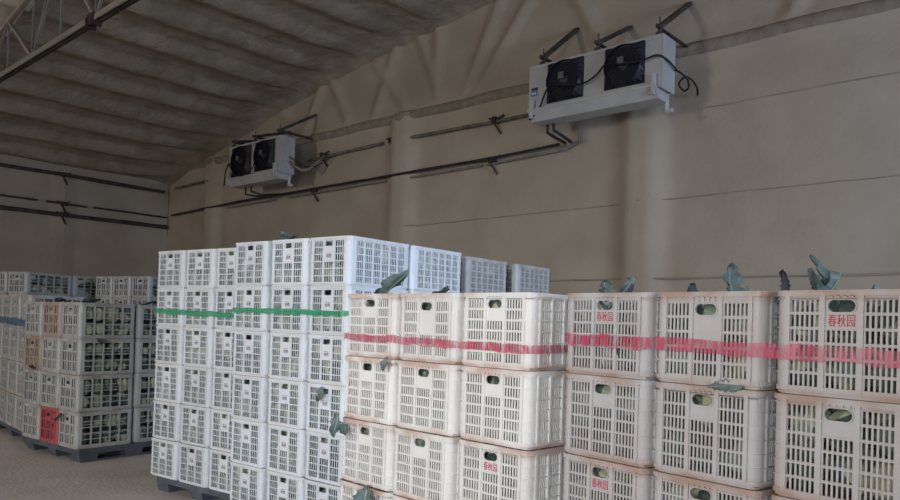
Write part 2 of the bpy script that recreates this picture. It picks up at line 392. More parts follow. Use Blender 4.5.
# ------------------------------------------------------------------ roof truss
def truss(yt, label):
    root = empty('roof_truss', G(-4, yt, 5.2)); tag(root, label, 'truss'); root.rotation_euler.z = 0
    bpy.context.view_layer.update()
    lo = 5.24
    def up(s): return roof_z(s)-.10
    s0, s1 = -17.9, 10.0
    b = MB(); b.bar(G(s0, yt-.03, lo), G(s1, yt-.03, lo), .04, .035); b.bar(G(s0, yt-.05, lo-.03), G(s1, yt-.05, lo-.03), .01, .06); world_part(b, 'bottom_chord', M['steel'], root)
    b = MB(); b.bar(G(s0, yt+.02, lo-.05), G(s1, yt+.02, lo-.05), .05, .04); world_part(b, 'stiffener', M['steel_dark'], root)
    b = MB(); k = 30
    for i in range(k):
        a, c = s0+(s1-s0)*i/k, s0+(s1-s0)*(i+1)/k
        b.bar(G(a, yt, up(a)), G(c, yt, up(c)), .07, .09)
    world_part(b, 'top_chord', M['steel_warm'], root)
    nodes = [-13.85, -12.79, -11.71, -10.64, -9.48, -8.3, -7.1, -5.9, -4.7, -3.5, -2.3, -1.1, .1, 1.3, 2.5, 3.7, 4.9, 6.1, 7.3]
    for i, s in enumerate(nodes):
        b = MB(); b.bar(G(s, yt, lo), G(s, yt, up(s)), .022, .022); world_part(b, 'vertical_web', M['steel'], root)
    for i, (s, s2) in enumerate(zip(nodes[:-1], nodes[1:])):
        b = MB()
        if i % 2 == 1: b.bar(G(s+.02, yt, up(s)-.03), G(s2-.03, yt, lo+.03), .05, .045); world_part(b, 'diagonal_web', M['steel_warm'], root)
        else: b.bar(G(s+.03, yt, lo+.03) if i else G(s, yt, lo), G(s2, yt, up(s2)), .032, .03); world_part(b, 'diagonal_web', M['steel'], root)
    b = MB(); b.bar(G(-11.68, yt+.02, lo+.05), G(-11.05, yt+.02, up(-11.05)), .032, .03); world_part(b, 'diagonal_web', M['steel'], root)
    for s in (-9.5, -4.0, 1.5):
        b = MB(); b.box(-.10, .10, -.065, .03, -.09, .04, lambda x, y, z: G(s+x, yt+y, lo+z)); b.box(-.11, -.07, -.08, .05, -.12, .0, lambda x, y, z: G(s+x, yt+y, lo+z))
        b.box(.05, .09, -.08, .05, -.11, -.02, lambda x, y, z: G(s+x, yt+y, lo+z)); world_part(b, 'splice_plate', M['rust'], root)
    return root
truss(3.71, 'grey steel lattice roof truss crossing the upper left corner')

# ------------------------------------------------------------------ evaporator coolers hung on the gable wall
def cooler(s0, s1, z0, z1, fans, label, sticker, loops, arms, group):
    off0, off1 = .58, .90; root = empty('unit_cooler', W((s0+s1)/2, (off0+off1)/2, z0)); tag(root, label, 'cooler', group)
    zb = z0+.13
    P = lambda b, n, m_, sm=False: world_part(b, n, m_, root, sm)
    bx = lambda b, a0, a1, o0, o1, h0, h1: b.box(a0, a1, o0, o1, h0, h1, lambda x, y, z: W(x, y, z))
    b = MB(); bx(b, s0, s1, off0, off1, zb, z1-.03); P(b, 'casing', M['ac_white'])
    b = MB(); bx(b, s0-.01, s1+.01, off0-.01, off1+.012, z1-.05, z1); P(b, 'top_flange', M['ac_white'])
    for a in (s0, s1):       # folded end plates standing slightly proud
        b = MB(); q = 1 if a == s1 else -1
        bx(b, min(a, a+q*.012), max(a, a+q*.012), off0-.01, off1+.004, zb-.02, z1-.052); P(b, 'end_panel', M['ac_white'])
    # tray, sloping forwards, deeper than the casing
    b = MB(); a0, a1 = s0+.03, s1-.05
    b.hexa([W(a0, off0+.02, z0), W(a1, off0+.02, z0), W(a1, off1-.02, z0-.0), W(a0, off1-.02, z0), W(a0, off0, zb), W(a1, off0, zb), W(a1, off1+.09, zb-.005), W(a0, off1+.09, zb-.005)])
    tr = P(b, 'drip_tray', M['ac_tray'])
    b = MB(); b.bar(W(a0, off1+.092, zb+.005), W(a1, off1+.092, zb+.005), .012, .03); b.v = [tuple(Vector(p)-root.location) for p in b.v]
    e = bpy.data.objects.new('tray_lip', b.mesh('tray_lip', M['ac_white'])); COL.objects.link(e); e.parent = tr
    for a in (s0+.08, s1-.08):
        b = MB(); bx(b, a-.014, a+.014, off1+.012, off1+.10, zb-.10, zb+.16); P(b, 'tray_hanger', M['ac_white'])
    b = MB(); b.tube([W(s1-.06, off0+.05, z0+.03), W(s1-.06, off0+.05, z0-.10)], .03, 10); b.disc(W(s1-.06, off0+.05, z0-.10), EX, 0, .03, .08, 10); P(b, 'drain_spout', M['ac_tray'])
    for (f0, f1, h0, h1) in fans:
        cx, cz = (f0+f1)/2, (h0+h1)/2; R = min(f1-f0, h1-h0)/2
        n = 32; b = MB(); rect = []; circ = []
        for k in range(n):
            t = 2*PI*k/n; c, s_ = math.cos(t), math.sin(t); q = 1/max(abs(c), abs(s_))
            rect.append(W(cx+c*q*(f1-f0)/2, off1+.018, cz+s_*q*(h1-h0)/2)); circ.append(W(cx+c*R*.97, off1+.085, cz+s_*R*.97))
        rect2 = [p+EY*.018 for p in rect]; inner = [p+EY*.16 for p in circ]
        b.add(rect+circ+rect2+inner, [(k, (k+1) % n, n+(k+1) % n, n+k) for k in range(n)]+[(k, 2*n+k, 2*n+(k+1) % n, (k+1) % n) for k in range(n)]+[(n+k, n+(k+1) % n, 3*n+(k+1) % n, 3*n+k) for k in range(n)])
        fp = P(b, 'fan_plate', M['fan_black'])
        def sub(b_, nm, m_):
            b_.v = [tuple(Vector(p)-root.location) for p in b_.v]
            e = bpy.data.objects.new(nm, b_.mesh(nm, m_)); COL.objects.link(e); e.parent = fp
        c0 = W(cx, off1+.09, cz)
        b = MB()
        b.disc(W(cx, off1+.012, cz), -EY, 0, R*.95, .004, 28); sub(b, 'fan_back', M['fan_black']); b = MB()
        for rr in np.linspace(.2, .93, 6): b.disc(c0, -EY, R*rr-.003, R*rr+.003, .006, 24)
        for k in range(12):
            t = 2*PI*k/12; d = EX*math.cos(t)+EZ*math.sin(t); b.bar(c0+d*R*.15, c0+d*R*.94, .006, .006, EY)
        sub(b, 'fan_guard', M['fan_black'])
        b = MB(); b.disc(W(cx, off1-.02, cz), -EY, 0.0, R*.22, .07, 16); sub(b, 'fan_hub', M['fan_grey'])
        for k in range(5):
            t = 2*PI*k/5+.4; d = EX*math.cos(t)+EZ*math.sin(t); t2 = t+.55; d2 = EX*math.cos(t2)+EZ*math.sin(t2)
            b = MB(); p = [W(cx, off1, cz)+d*R*.2, W(cx, off1-.04, cz)+d2*R*.22, W(cx, off1-.05, cz)+d2*R*.86, W(cx, off1, cz)+d*R*.86]
            b.hexa([Vector(q) for q in p]+[Vector(q)-EY*.004 for q in p]); sub(b, 'fan_blade', M['fan_black'])
        b = MB(); bx(b, cx-.05, cx+.03, off1+.098, off1+.112, cz+.0, cz+.09); sub(b, 'junction_tag', M['fan_grey'])
    # cables over the front
    for lp in loops:
        b = MB(); pts = [Vector(W(*q)) for q in lp]; out = []
        for i in range(len(pts)-1):
            p0, p1, p2, p3 = pts[max(i-1, 0)], pts[i], pts[i+1], pts[min(i+2, len(pts)-1)]
            for j in range(6):
                t = j/6; out.append(.5*((2*p1)+(-p0+p2)*t+(2*p0-5*p1+4*p2-p3)*t*t+(-p0+3*p1-3*p2+p3)*t**3))
        out.append(pts[-1]); b.tube(out, .013, 6); P(b, 'cable', M['black'], True)
    # sticker
    if sticker:
        a, h = sticker
        b = MB(); bx(b, a, a+.11, off1+.001, off1+.004, h, h+.07); st = P(b, 'sticker', M['sticker_blue'])
        b = MB(); bx(b, a, a+.115, off1+.001, off1+.0045, h+.075, h+.115); b.v = [tuple(Vector(p)-root.location) for p in b.v]
        e = bpy.data.objects.new('sticker_header', b.mesh('sticker_header', M['sticker_dark'])); COL.objects.link(e); e.parent = st
        b = MB()
        for k in range(3): bx(b, a+.02+k*.027, a+.035+k*.027, off1+.003, off1+.006, h+.02, h+.05)
        b.v = [tuple(Vector(p)-root.location) for p in b.v]; e = bpy.data.objects.new('sticker_print', b.mesh('sticker_print', M['sticker_white'])); COL.objects.link(e); e.parent = st
    # hanging arms: horizontal angle iron back to the wall, raking stay, threaded rod with nuts
    for a, ztop in arms:
        zh = z1+.09
        b = MB(); b.bar(W(a, off1+.03, zh), W(a, .0, zh), .045, .012); b.bar(W(a-.02, off1+.03, zh+.02), W(a-.02, .0, zh+.02), .012, .05)
        ar = P(b, 'support_arm', M['steel_dark'])
        b = MB(); b.bar(W(a+.02, off1-.02, zh+.02), W(a-.01, .02, ztop), .07, .05); P(b, 'raking_stay', M['steel_dark'])
        b = MB(); b.tube([W(a, off1-.03, z1-.04), W(a, off1-.03, zh+.14)], .009, 6); b.disc(W(a, off1-.03, zh+.02), EZ, 0, .028, .03, 6); b.disc(W(a, off1-.03, zh-.045), EZ, 0, .028, .03, 6); P(b, 'threaded_rod', M['steel_dark'])
        b = MB(); bx(b, a-.03, a+.03, off1-.06, off1+.02, z1-.0, z1+.035); P(b, 'hanger_clip', M['steel_dark'])
    return root
cooler(-6.05, -4.07, 4.39, 5.17, [(-5.75, -5.18, 4.60, 5.17-.03), (-4.86, -4.30, 4.61, 5.14)],
       'bigger white two-fan cooler with blue sticker at upper right of gable wall', (-6.03, 4.75),
       [[(-6.02, .93, 4.42), (-5.86, .95, 4.53), (-5.74, .97, 4.74), (-5.6, 1.03, 4.80), (-5.4, 1.03, 4.76), (-5.15, .97, 4.75), (-4.95, .97, 4.82), (-4.78, 1.03, 4.90), (-4.55, 1.03, 4.86), (-4.3, .97, 4.87), (-4.12, .95, 4.90), (-4.03, .85, 4.85), (-4.02, .6, 4.79)],
        [(-4.04, .6, 4.80), (-4.0, .5, 4.77), (-3.96, .42, 4.71), (-3.97, .36, 4.63), (-4.03, .35, 4.60), (-4.08, .4, 4.68), (-4.02, .38, 4.76), (-3.96, .3, 4.74), (-3.93, .2, 4.66), (-3.97, .08, 4.60)]],
       [(-5.86, 5.95), (-4.99, 5.76), (-4.13, 5.86)], 'unit coolers on the gable wall')
cooler(-13.85, -12.02, 4.27, 5.11, [(-13.74, -13.03, 4.46, 5.07), (-12.88, -12.2, 4.48, 5.07)],
       'smaller-looking white two-fan cooler further left, hung near the roof edge', None,
       [[(-14.05, .90, 4.31), (-13.95, .93, 4.62), (-13.8, .95, 4.76), (-13.65, 1.03, 4.68), (-13.4, 1.03, 4.46), (-13.1, 1.02, 4.43), (-12.86, .98, 4.55), (-12.7, 1.03, 4.66), (-12.5, 1.03, 4.70)],
        [(-12.0, .7, 4.72), (-11.88, .6, 4.62), (-11.82, .45, 4.55), (-11.7, .3, 4.56), (-11.6, .15, 4.68), (-11.45, .06, 4.78)]],
       [(-13.72, 5.42), (-12.95, 5.5), (-12.1, 5.72)], 'unit coolers on the gable wall')
def drops(pts_list, label):
    b = MB()
    for pts in pts_list: b.tube([W(*p) for p in pts], .022, 8)
    tag(b.build('drain_pipe', M['pipe'], smooth=True), label, 'pipe')
drops([[(-5.90, .66, 4.40), (-5.90, .66, 4.28), (-5.88, .5, 4.24), (-5.93, .16, 4.24)], [(-5.80, .66, 4.40), (-5.80, .66, 4.30), (-5.76, .5, 4.25), (-5.85, .13, 4.25)]], 'pair of short black elbow pipes dropping from the bigger cooler')
drops([[(-13.55, .68, 4.27), (-13.55, .68, 4.12), (-13.4, .5, 4.10), (-13.2, .16, 4.155)], [(-13.35, .68, 4.27), (-13.35, .68, 4.17), (-13.25, .5, 4.12), (-13.05, .16, 4.155)]], 'pair of short black elbow pipes dropping from the smaller cooler')

b = MB(); b.tube([W(*q) for q in ((-11.99, .70, 4.62), (-11.90, .62, 4.52), (-11.83, .5, 4.46), (-11.74, .4, 4.50), (-11.73, .2, 4.68), (-11.70, .07, 4.82))], .03, 8)
tag(b.build('flexible_hose', M['conduit'], smooth=True), 'pale flexible hose curling from the right end of the smaller cooler', 'hose')
# ------------------------------------------------------------------ CRATES
def crate_mesh(name, w, l, h, short, long_, material, handle=True, plate_rows=1, wide_handle=True):
    """short/long_ = (margin, blocks, rib, slots, rows, slot fraction, z_lo, z_hi).  origin: centre of the footprint"""
    b = MB(); r = .032; th = .004; fl = .006
    hw, hl = w/2-fl, l/2-fl
    def side(k):
        if k == 0: return lambda u, z, d: (u, -hl+d, z)
        if k == 1: return lambda u, z, d: (hw-d, u, z)
        if k == 2: return lambda u, z, d: (-u, hl-d, z)
        return lambda u, z, d: (-hw+d, -u, z)
    for k in range(4):
        fn = side(k); spec = short if k % 2 == 0 else long_; half = hw if k % 2 == 0 else hl
        mg, nb, rib, ns, nr, sf, z0, z1 = spec
        span = 2*half-2*mg; bw = (span-(nb-1)*rib)/nb; rh = (z1-z0)/nr
        us, zs = {-(half-r), half-r}, {.012, h-.004}; holes = []; ring = None
        for i in range(nb):
            u0 = -half+mg+i*(bw+rib)
            mid = (k % 2 == 0 and handle and nb == 3 and i == 1)
            for j in range(nr):
                zt = z1-j*rh; zb_ = zt-rh*(.86 if ns < 5 else .80)
                if mid and j == 0:
                    hwid = bw*(.44 if wide_handle else .40); hh = min(rh*.80, .036)
                    ring = (u0+bw/2, (zt+zb_)/2, hwid, hh/2)
                    continue
                if mid and j <= plate_rows: continue
                sw = bw/ns
                for q in range(ns):
                    a = u0+sw*(q+.5)-sw*sf/2; holes.append((round(a, 5), round(a+sw*sf, 5), round(zb_, 5), round(zt, 5)))
        for a in holes: us.update(a[:2]); zs.update(a[2:])
        if ring:
            cu, cz, ha, hb = ring; R0 = (round(cu-ha-.004, 5), round(cu+ha+.004, 5), round(cz-hb-.003, 5), round(cz+hb+.003, 5)); us.update(R0[:2]); zs.update(R0[2:])
        us = sorted(us); zs = sorted(zs)
        ui = {u: i for i, u in enumerate(us)}; zi = {z: i for i, z in enumerate(zs)}
        solid = np.ones((len(us)-1, len(zs)-1), bool)
        for a in holes: solid[ui[a[0]]:ui[a[1]], zi[a[2]]:zi[a[3]]] = False
        if ring: solid[ui[R0[0]]:ui[R0[1]], zi[R0[2]]:zi[R0[3]]] = False
        base = len(b.v); nz = len(zs)
        for d in (0, th):
            for u in us:
                for z in zs: b.v.append(fn(u, z, d))
        nv = len(us)*nz; idx = lambda i, j, d: base+d*nv+i*nz+j
        for i in range(len(us)-1):
            for j in range(nz-1):
                if solid[i, j]:
                    b.f.append((idx(i, j, 0), idx(i+1, j, 0), idx(i+1, j+1, 0), idx(i, j+1, 0)))
                    b.f.append((idx(i, j, 1), idx(i, j+1, 1), idx(i+1, j+1, 1), idx(i+1, j, 1)))
        for a in holes:
            i0, i1, j0, j1 = ui[a[0]], ui[a[1]], zi[a[2]], zi[a[3]]
            c = [(i0, j0), (i1, j0), (i1, j1), (i0, j1)]
            for q in range(4):
                p, p2 = c[q], c[(q+1) % 4]; b.f.append((idx(*p, 0), idx(*p, 1), idx(*p2, 1), idx(*p2, 0)))
        if ring:
            n = 24; pr, pc = [], []
            for q in range(n):
                t = 2*PI*(q+.5)/n; c, s_ = math.cos(t), math.sin(t)
                # stadium point in direction t
                e = max(0, ha-hb); x = (e if c > 0 else -e)+hb*c if abs(c) > .05 else 0; y = hb*s_ if abs(c) > .05 else math.copysign(hb, s_)
                if not wide_handle: x = max(-ha, min(ha, ha*1.25*c)); y = max(-hb, min(hb, hb*1.35*s_))
                pc.append((cu+x, cz+y))
                W_, H_ = ha+.004, hb+.003; qf = 1/max(abs(c)/W_, abs(s_)/H_) if 1 else 0
                pr.append((cu+max(-W_, min(W_, x*W_/max(ha, 1e-6)*1.6)), cz+max(-H_, min(H_, y*1.8))))
            for d in (0, th):
                o = len(b.v); b.v += [fn(u, z, d) for u, z in pr]+[fn(u, z, d) for u, z in pc]
                b.f += [(o+q, o+(q+1) % n, o+n+(q+1) % n, o+n+q) for q in range(n)]
                if d == 0: o0 = o
            b.f += [(o0+n+q, o0+n+(q+1) % n, o+n+(q+1) % n, o+n+q) for q in range(n)]
            # raised lip round the grip
            n2 = 24
            for q in range(n2):
                (ua, za), (ub, zb2) = pc[q], pc[(q+1) % n2]
                b.hexa([fn(ua, za, -.004), fn(ub, zb2, -.004), fn(ub, zb2, 0), fn(ua, za, 0), fn(cu+(ua-cu)*1.08, cz+(za-cz)*1.18, -.004), fn(cu+(ub-cu)*1.08, cz+(zb2-cz)*1.18, -.004), fn(cu+(ub-cu)*1.08, cz+(zb2-cz)*1.18, 0), fn(cu+(ua-cu)*1.08, cz+(za-cz)*1.18, 0)])
            for q in range(4):      # short stiffeners between grip and rim
                u = cu-ha+2*ha*(q+.5)/4; b.box(u-.0045, u+.0045, 0, 1, cz+hb+.005, h-.015, lambda x, y, z: fn(x, z, -.006*y))
        # vertical ribs between the blocks, horizontal rings
        for i in range(nb+1):
            u = -half+mg+i*(bw+rib)-rib/2 if i else -half+mg-.006
            if i == nb: u = half-mg+.006
            b.box(u-rib*.40, u+rib*.40, 0, 1, .014, h-.015, lambda x, y, z: fn(x, z, -.0057*y))
    # rounded rectangle loops
    def loop(out, n=5, rr=None):
        a, c = hw+out, hl+out; rr = max(.008, r+out); pts = []
        for (sx, sy, t0) in ((1, -1, -PI/2), (1, 1, 0), (-1, 1, PI/2), (-1, -1, PI)):
            for q in range(n+1):
                t = t0+PI/2*q/n; pts.append((sx*(a-rr)+rr*math.cos(t), sy*(c-rr)+rr*math.sin(t)))
        return pts
    def band(o0, o1, z0, z1):     # solid ring between outlines o0 (outer) and o1 (inner)
        A, B = loop(o0), loop(o1); n = len(A); o = len(b.v)
        b.v += [(x, y, z0) for x, y in A]+[(x, y, z1) for x, y in A]+[(x, y, z1) for x, y in B]+[(x, y, z0) for x, y in B]
        for q in range(n):
            p = (q+1) % n
            b.f += [(o+q, o+p, o+n+p, o+n+q), (o+n+q, o+n+p, o+2*n+p, o+2*n+q), (o+2*n+q, o+2*n+p, o+3*n+p, o+3*n+q), (o+3*n+q, o+3*n+p, o+p, o+q)]
    # corner posts
    for (sx, sy, t0) in ((1, -1, -PI/2), (1, 1, 0), (-1, 1, PI/2), (-1, -1, PI)):
        o = len(b.v); n = 6
        for z in (.012, h-.004):
            for rr in (r, r-th):
                for q in range(n+1):
                    t = t0+PI/2*q/n; b.v.append((sx*(hw-r)+rr*math.cos(t), sy*(hl-r)+rr*math.sin(t), z))
        m_ = n+1
        for q in range(n): b.f += [(o+q, o+q+1, o+2*m_+q+1, o+2*m_+q), (o+m_+q, o+3*m_+q, o+3*m_+q+1, o+m_+q+1)]
    band(fl, -th, h-.018, h-.001); band(fl-.002, -th, .012, .026); band(-.008, -.014, 0, .014)
    mg, nb, rib, ns, nr, sf, z0, z1 = short; rh = (z1-z0)/nr
    for j in range(0, nr+1):
        z = z1-j*rh+rh*.10; 
        if .03 < z < h-.025: band(.0042, 0, z-.0022, z+.0022)
    band(.0042, 0, h-.0275, h-.024)
    b.box(-hw+.01, hw-.01, -hl+.01, hl-.01, .004, .009)
    me = b.mesh(name, material); fix_normals(me); return me
HB, HP, HD = .3085, .3262, .3754
SB = (.045, 3, .018, 6, 6, .58, .018, HB-.030)
SB2 = (.045, 3, .018, 6, 5, .54, .022, HB-.040)
LB = (.058, 6, .016, 5, 6, .54, .018, HB-.030)
SP = (.050, 3, .015, 4, 6, .78, .016, HP-.024)
LP = (.062, 6, .014, 4, 6, .70, .016, HP-.024)
SD = (.050, 3, .020, 2, 3, .62, .030, HD-.035)
LD = (.055, 5, .010, 1, 5, .90, .030, HD-.040)
def variants(base_mesh, mats):
    out = {}
    for m_ in mats:
        me = base_mesh.copy(); me.materials.clear(); me.materials.append(M[m_]); me.name = base_mesh.name; out[m_] = me
    return out
meB = crate_mesh('vegetable_crate_small', .392, .600, HB-.0005, SB, LB, M['cr_cream'])
meB2 = crate_mesh('vegetable_crate_big_plate', .392, .600, HB-.0005, SB2, LB, M['cr_cream'], plate_rows=2)
meP = crate_mesh('vegetable_crate_tall_stack', .398, .612, HP-.0005, SP, LP, M['cr_white'], plate_rows=2, wide_handle=False)
meD = crate_mesh('vegetable_crate_deep', .412, .612, HD-.0005, SD, LD, M['cr_grey'], plate_rows=0, wide_handle=False)
CB = variants(meB, ['cr_cream', 'cr_dusty_dull']); CB2 = variants(meB2, ['cr_cream', 'cr_dusty_dull'])
CP = variants(meP, ['cr_white', 'cr_grey']); CD = variants(meD, ['cr_grey', 'cr_pink', 'cr_brown', 'cr_red', 'cr_dusty_dull'])

def text_mesh(txt, size, material, name):
    cu = bpy.data.curves.new(name, 'FONT'); cu.body = txt; cu.size = size; cu.align_x = 'CENTER'; cu.align_y = 'CENTER'; cu.extrude = .0005
    o = bpy.data.objects.new(name, cu); COL.objects.link(o); bpy.context.view_layer.update()
    me = bpy.data.meshes.new_from_object(o.evaluated_get(bpy.context.evaluated_depsgraph_get())); bpy.data.objects.remove(o)
    me.materials.clear(); me.materials.append(material); me.name = name
    me.transform(Matrix.Rotation(PI/2, 4, 'X') @ Matrix.Diagonal((.84, 1.25, 1, 1))); return me
T_RED = text_mesh('春秋园', .030, M['red_ink'], 'stencilled_name')
T_SM = text_mesh('春秋', .030, M['dark_ink'], 'stencilled_mark')
def add_text(crate, me, dz, hl, name='printed_name'):
    o = bpy.data.objects.new(name, me); COL.objects.link(o); o.parent = crate; o.location = (0, -hl-.0012, dz); return o

# vegetables inside: lumpy heads
def ico():
    bm = bmesh.new(); bmesh.ops.create_icosphere(bm, subdivisions=2, radius=1)
    v = np.array([x.co[:] for x in bm.verts]); f = [[q.index for q in p.verts] for p in bm.faces]; bm.free(); return v, np.array(f)
IV, IF = ico()
rng = np.random.RandomState(4)
def fill(V, Fc, c, ax, ay, w, l, h, full, hidden=False):
    """heads packed in one crate (c = centre of the crate's foot)"""
    nx, ny, nz = 3, 4, 2
    zt = h*full
    for i in range(nx):
        for j in range(ny):
            if hidden and j > 1: continue
            for k in range(nz):
                rx, ry, rz = (w-.04)/nx/2*1.12, (l-.05)/ny/2*1.15, zt/nz/2*1.1
                x = (i+.5)/nx*(w-.05)-(w-.05)/2; y = (j+.5)/ny*(l-.06)-(l-.06)/2; z = .012+(k+.5)/nz*zt
                d = IV*(1+rng.uniform(-.20, .10, (len(IV), 1)))
                p = d*np.array([rx, ry, rz])+np.array([x, y, z])+rng.uniform(-.008, .008, 3)
                p[:, 0] = np.clip(p[:, 0], -w/2+.016, w/2-.016); p[:, 1] = np.clip(p[:, 1], -l/2+.016, l/2-.016); p[:, 2] = np.clip(p[:, 2], .012, h-.006)
                q = np.outer(p[:, 0], ax)+np.outer(p[:, 1], ay)+np.outer(p[:, 2], (0, 0, 1))+np.array(c)
                o = sum(len(a) for a in V); V.append(q); Fc.append(IF+o)

TIERS = {1: 'top', 2: 'second', 3: 'third', 4: 'fourth', 5: 'fifth', 6: 'sixth'}
def build_pallet(O, ex, ey, wid, dep, z1, label):
    root = empty('plastic_pallet', O, math.atan2(ex.y, ex.x)); tag(root, label, 'pallet', 'pallets under the crate stacks')
    def P(b, n):
        o = bpy.data.objects.new(n, b.mesh(n, M['pallet'])); COL.objects.link(o); o.parent = root
    b = MB(); b.box(.0, wid, .0, dep, z1-.012, z1-.001)
    b.box(0, wid, 0, .03, z1-.062, z1-.012); b.box(0, wid, dep-.03, dep, z1-.062, z1-.012); b.box(0, .03, .03, dep-.03, z1-.062, z1-.012); b.box(wid-.03, wid, .03, dep-.03, z1-.062, z1-.012); P(b, 'deck')
    for i in range(3):
        x0 = [0.0, wid/2-.08, wid-.16][i]
        b = MB(); b.box(x0, x0+.16, .02, dep-.02, 0, .022); b.box(x0+.005, x0+.012, .02, dep-.02, .022, .030); P(b, 'runner')
        for j in range(3):
            y0 = [0.013, dep/2-.09, dep-.193][j]
            b = MB(); q = .012
            b.hexa([(x0, y0, .022), (x0+.16, y0, .022), (x0+.16, y0+.18, .022), (x0, y0+.18, .022), (x0-q*0, y0-q, z1-.062), (x0+.16, y0-q, z1-.062), (x0+.16, y0+.18+q, z1-.062), (x0, y0+.18+q, z1-.062)]); P(b, 'foot')
    return root
def stack(O, yaw, lean, tx, offs, w, l, lp, h, tiers, cells, meshf, name, group, text=None, full=.9, base=.14, jit=1.0, pallet=None, color='white'):
    ax = Vector((math.cos(yaw), math.sin(yaw), 0)); ay = Vector((-math.sin(yaw), math.cos(yaw), 0))
    V, Fc = [], []
    colword = {0: 'left', 1: 'middle', 2: 'right'} if len(offs) == 3 else {0: 'left', 1: 'right'} if len(offs) == 2 else {0: 'leftmost', 1: 'left', 2: 'middle', 3: 'right'}
    for (i, j) in cells:
        for t in range(tiers):       # t = 0 bottom
            n = tiers-t; me = meshf(i, j, n)
            jr = random.uniform(-.006, .006)*jit; jx = random.uniform(-.002, .002)*jit; jy = random.uniform(-.005, .004)*jit
            p = Vector((O[0], O[1], base)) + ax*(offs[i]+w/2+jx+lean[0]*h*t) + ay*(l/2+j*lp+jy+lean[1]*h*t) + EZ*(h*t)
            o = bpy.data.objects.new('vegetable_crate', me); COL.objects.link(o); o.location = p; o.rotation_euler = (0, 0, yaw+jr)
            tn = TIERS[n] if t else 'bottom'
            where = ('%s column' % colword[i]) if j == 0 else 'rear row'
            mname = me.materials[0].name; cw = {'red': 'bright red', 'faded': 'faded pink', 'brownish': 'brownish', 'dusty': 'dusty dull white', 'old': 'greyish', 'warm': 'white', 'cool': 'clean white'}[mname.split('_')[0]]
            tag(o, '%s slotted crate, %s tier, %s of %s' % (cw, tn, where, name), 'crate', group)
            if text: text(o, i, j, n)
            a2 = Vector((math.cos(yaw+jr), math.sin(yaw+jr), 0)); b2 = Vector((-math.sin(yaw+jr), math.cos(yaw+jr), 0))
            fill(V, Fc, p, a2, b2, w, l, h, full if n > 1 else full*.98)
    V = np.concatenate(V); Fc = np.concatenate(Fc)
    me = bpy.data.meshes.new('leafy_vegetables'); me.from_pydata((V-np.array([O[0], O[1], base])).tolist(), [], Fc.tolist()); me.materials.append(M['veg'])
    o = bpy.data.objects.new('leafy_vegetables', me); COL.objects.link(o); o.location = (O[0], O[1], base)
    tag(o, 'pale green leafy vegetables packed inside the crates of %s' % name, 'vegetables', kind='stuff')
    if pallet:
        x0, x1, y0, y1 = pallet
        build_pallet(Vector((O[0], O[1], 0))+ax*x0+ay*y0, ax, ay, x1-x0, y1-y0, base, 'blue-grey plastic pallet under %s' % name)
    return ax, ay

def tape(O, ax, ay, path, z0, z1, material, label, sag=0, zs=None):
    """thin tape: path of (u, v) stack coordinates, heights may differ at each point"""
    b = MB(); n = len(path); vs = []
    for q, (u, v, dz, hh) in enumerate(path):
        p = Vector((O[0], O[1], 0))+ax*u+ay*v; zc = (z0+z1)/2+dz
        vs += [p+EZ*(zc-hh/2), p+EZ*(zc+hh/2)]
    k = len(vs)
    nrm = -ay*.0006
    b.add(vs, [(2*q, 2*q+2, 2*q+3, 2*q+1) for q in range(n-1)])
    o = b.build('wrapping_tape', material); tag(o, label, 'tape', 'tapes wound round the crate stacks'); return o

N_P1 = 'the left green-taped tall stack'; N_P2 = 'the right green-taped tall stack'; N_P3 = 'the half-hidden tall stack'
N_B = 'the smaller-looking red-taped stack'; N_C = 'the nearest red-taped stack at right'
N_D = 'the grey stack holding one red crate'; N_G = 'the blue-taped stack at left edge'
N_E = 'the farther stack behind the blue-taped one'; N_F = 'the farther stack behind the red-crate stack'

HLB, HLP = .600/2-.006, .612/2-.006
txtP = lambda o, i, j, n: add_text(o, T_SM, HP-.024-2.15*(HP-.040)/6, HLP, 'printed_mark') if j == 0 else None
def meshP(i, j, n): return CP['cr_white']
P1 = (-6.095, 3.274); a1, b1 = stack(P1, .076, (.006, -.002), 0, [0, .4058, .8116], .398, .612, .628, HP, 6, [(0, 0), (1, 0), (2, 0)], meshP, N_P1, 'white crates of the green-taped stacks', txtP, pallet=(.05, 1.16, .05, 1.1))
P2 = (-4.732, 3.163); a2, b2 = stack(P2, .040, (.005, -.015), 0, [0, .423, .826], .398, .612, .628, HP, 6, [(0, 0), (1, 0), (2, 0), (2, 1)], meshP, N_P2, 'white crates of the green-taped stacks', txtP, pallet=(.03, 1.18, .05, 1.2))
P3 = (-4.90, 4.58); a3, b3 = stack(P3, .035, (0, 0), 0, [0, .42, .83], .398, .612, .75, HP, 6, [(2, 0), (2, 1)], lambda i, j, n: CP['cr_grey'], N_P3, 'white crates of the green-taped stacks', None, pallet=(.03, 1.2, .05, 1.33))
BO = (-2.744, 2.455)
def meshB(i, j, n): return CB['cr_cream'] if (i, n) != (1, 1) else CB2['cr_cream']
def txtB(o, i, j, n):
    if (i, n) == (2, 3): add_text(o, T_RED, HB-.030-1.42*(HB-.048)/6, HLB)
aB, bB = stack(BO, -.087, (-.005, .019), 0, [0, .402, .806], .392, .600, .62, HB, 5, [(0, 0), (1, 0), (2, 0)], meshB, N_B, 'crates of the red-taped stacks', txtB, pallet=(.03, 1.17, .05, 1.15))
CO = (-1.477, 2.478)
def meshC(i, j, n):
    return CB2['cr_dusty_dull'] if (i, n) == (1, 1) else CB['cr_dusty_dull']
def txtC(o, i, j, n):
    if (i, n) in ((0, 1), (2, 1), (0, 3)): add_text(o, T_RED, HB-.030-1.42*(HB-.048)/6, HLB)
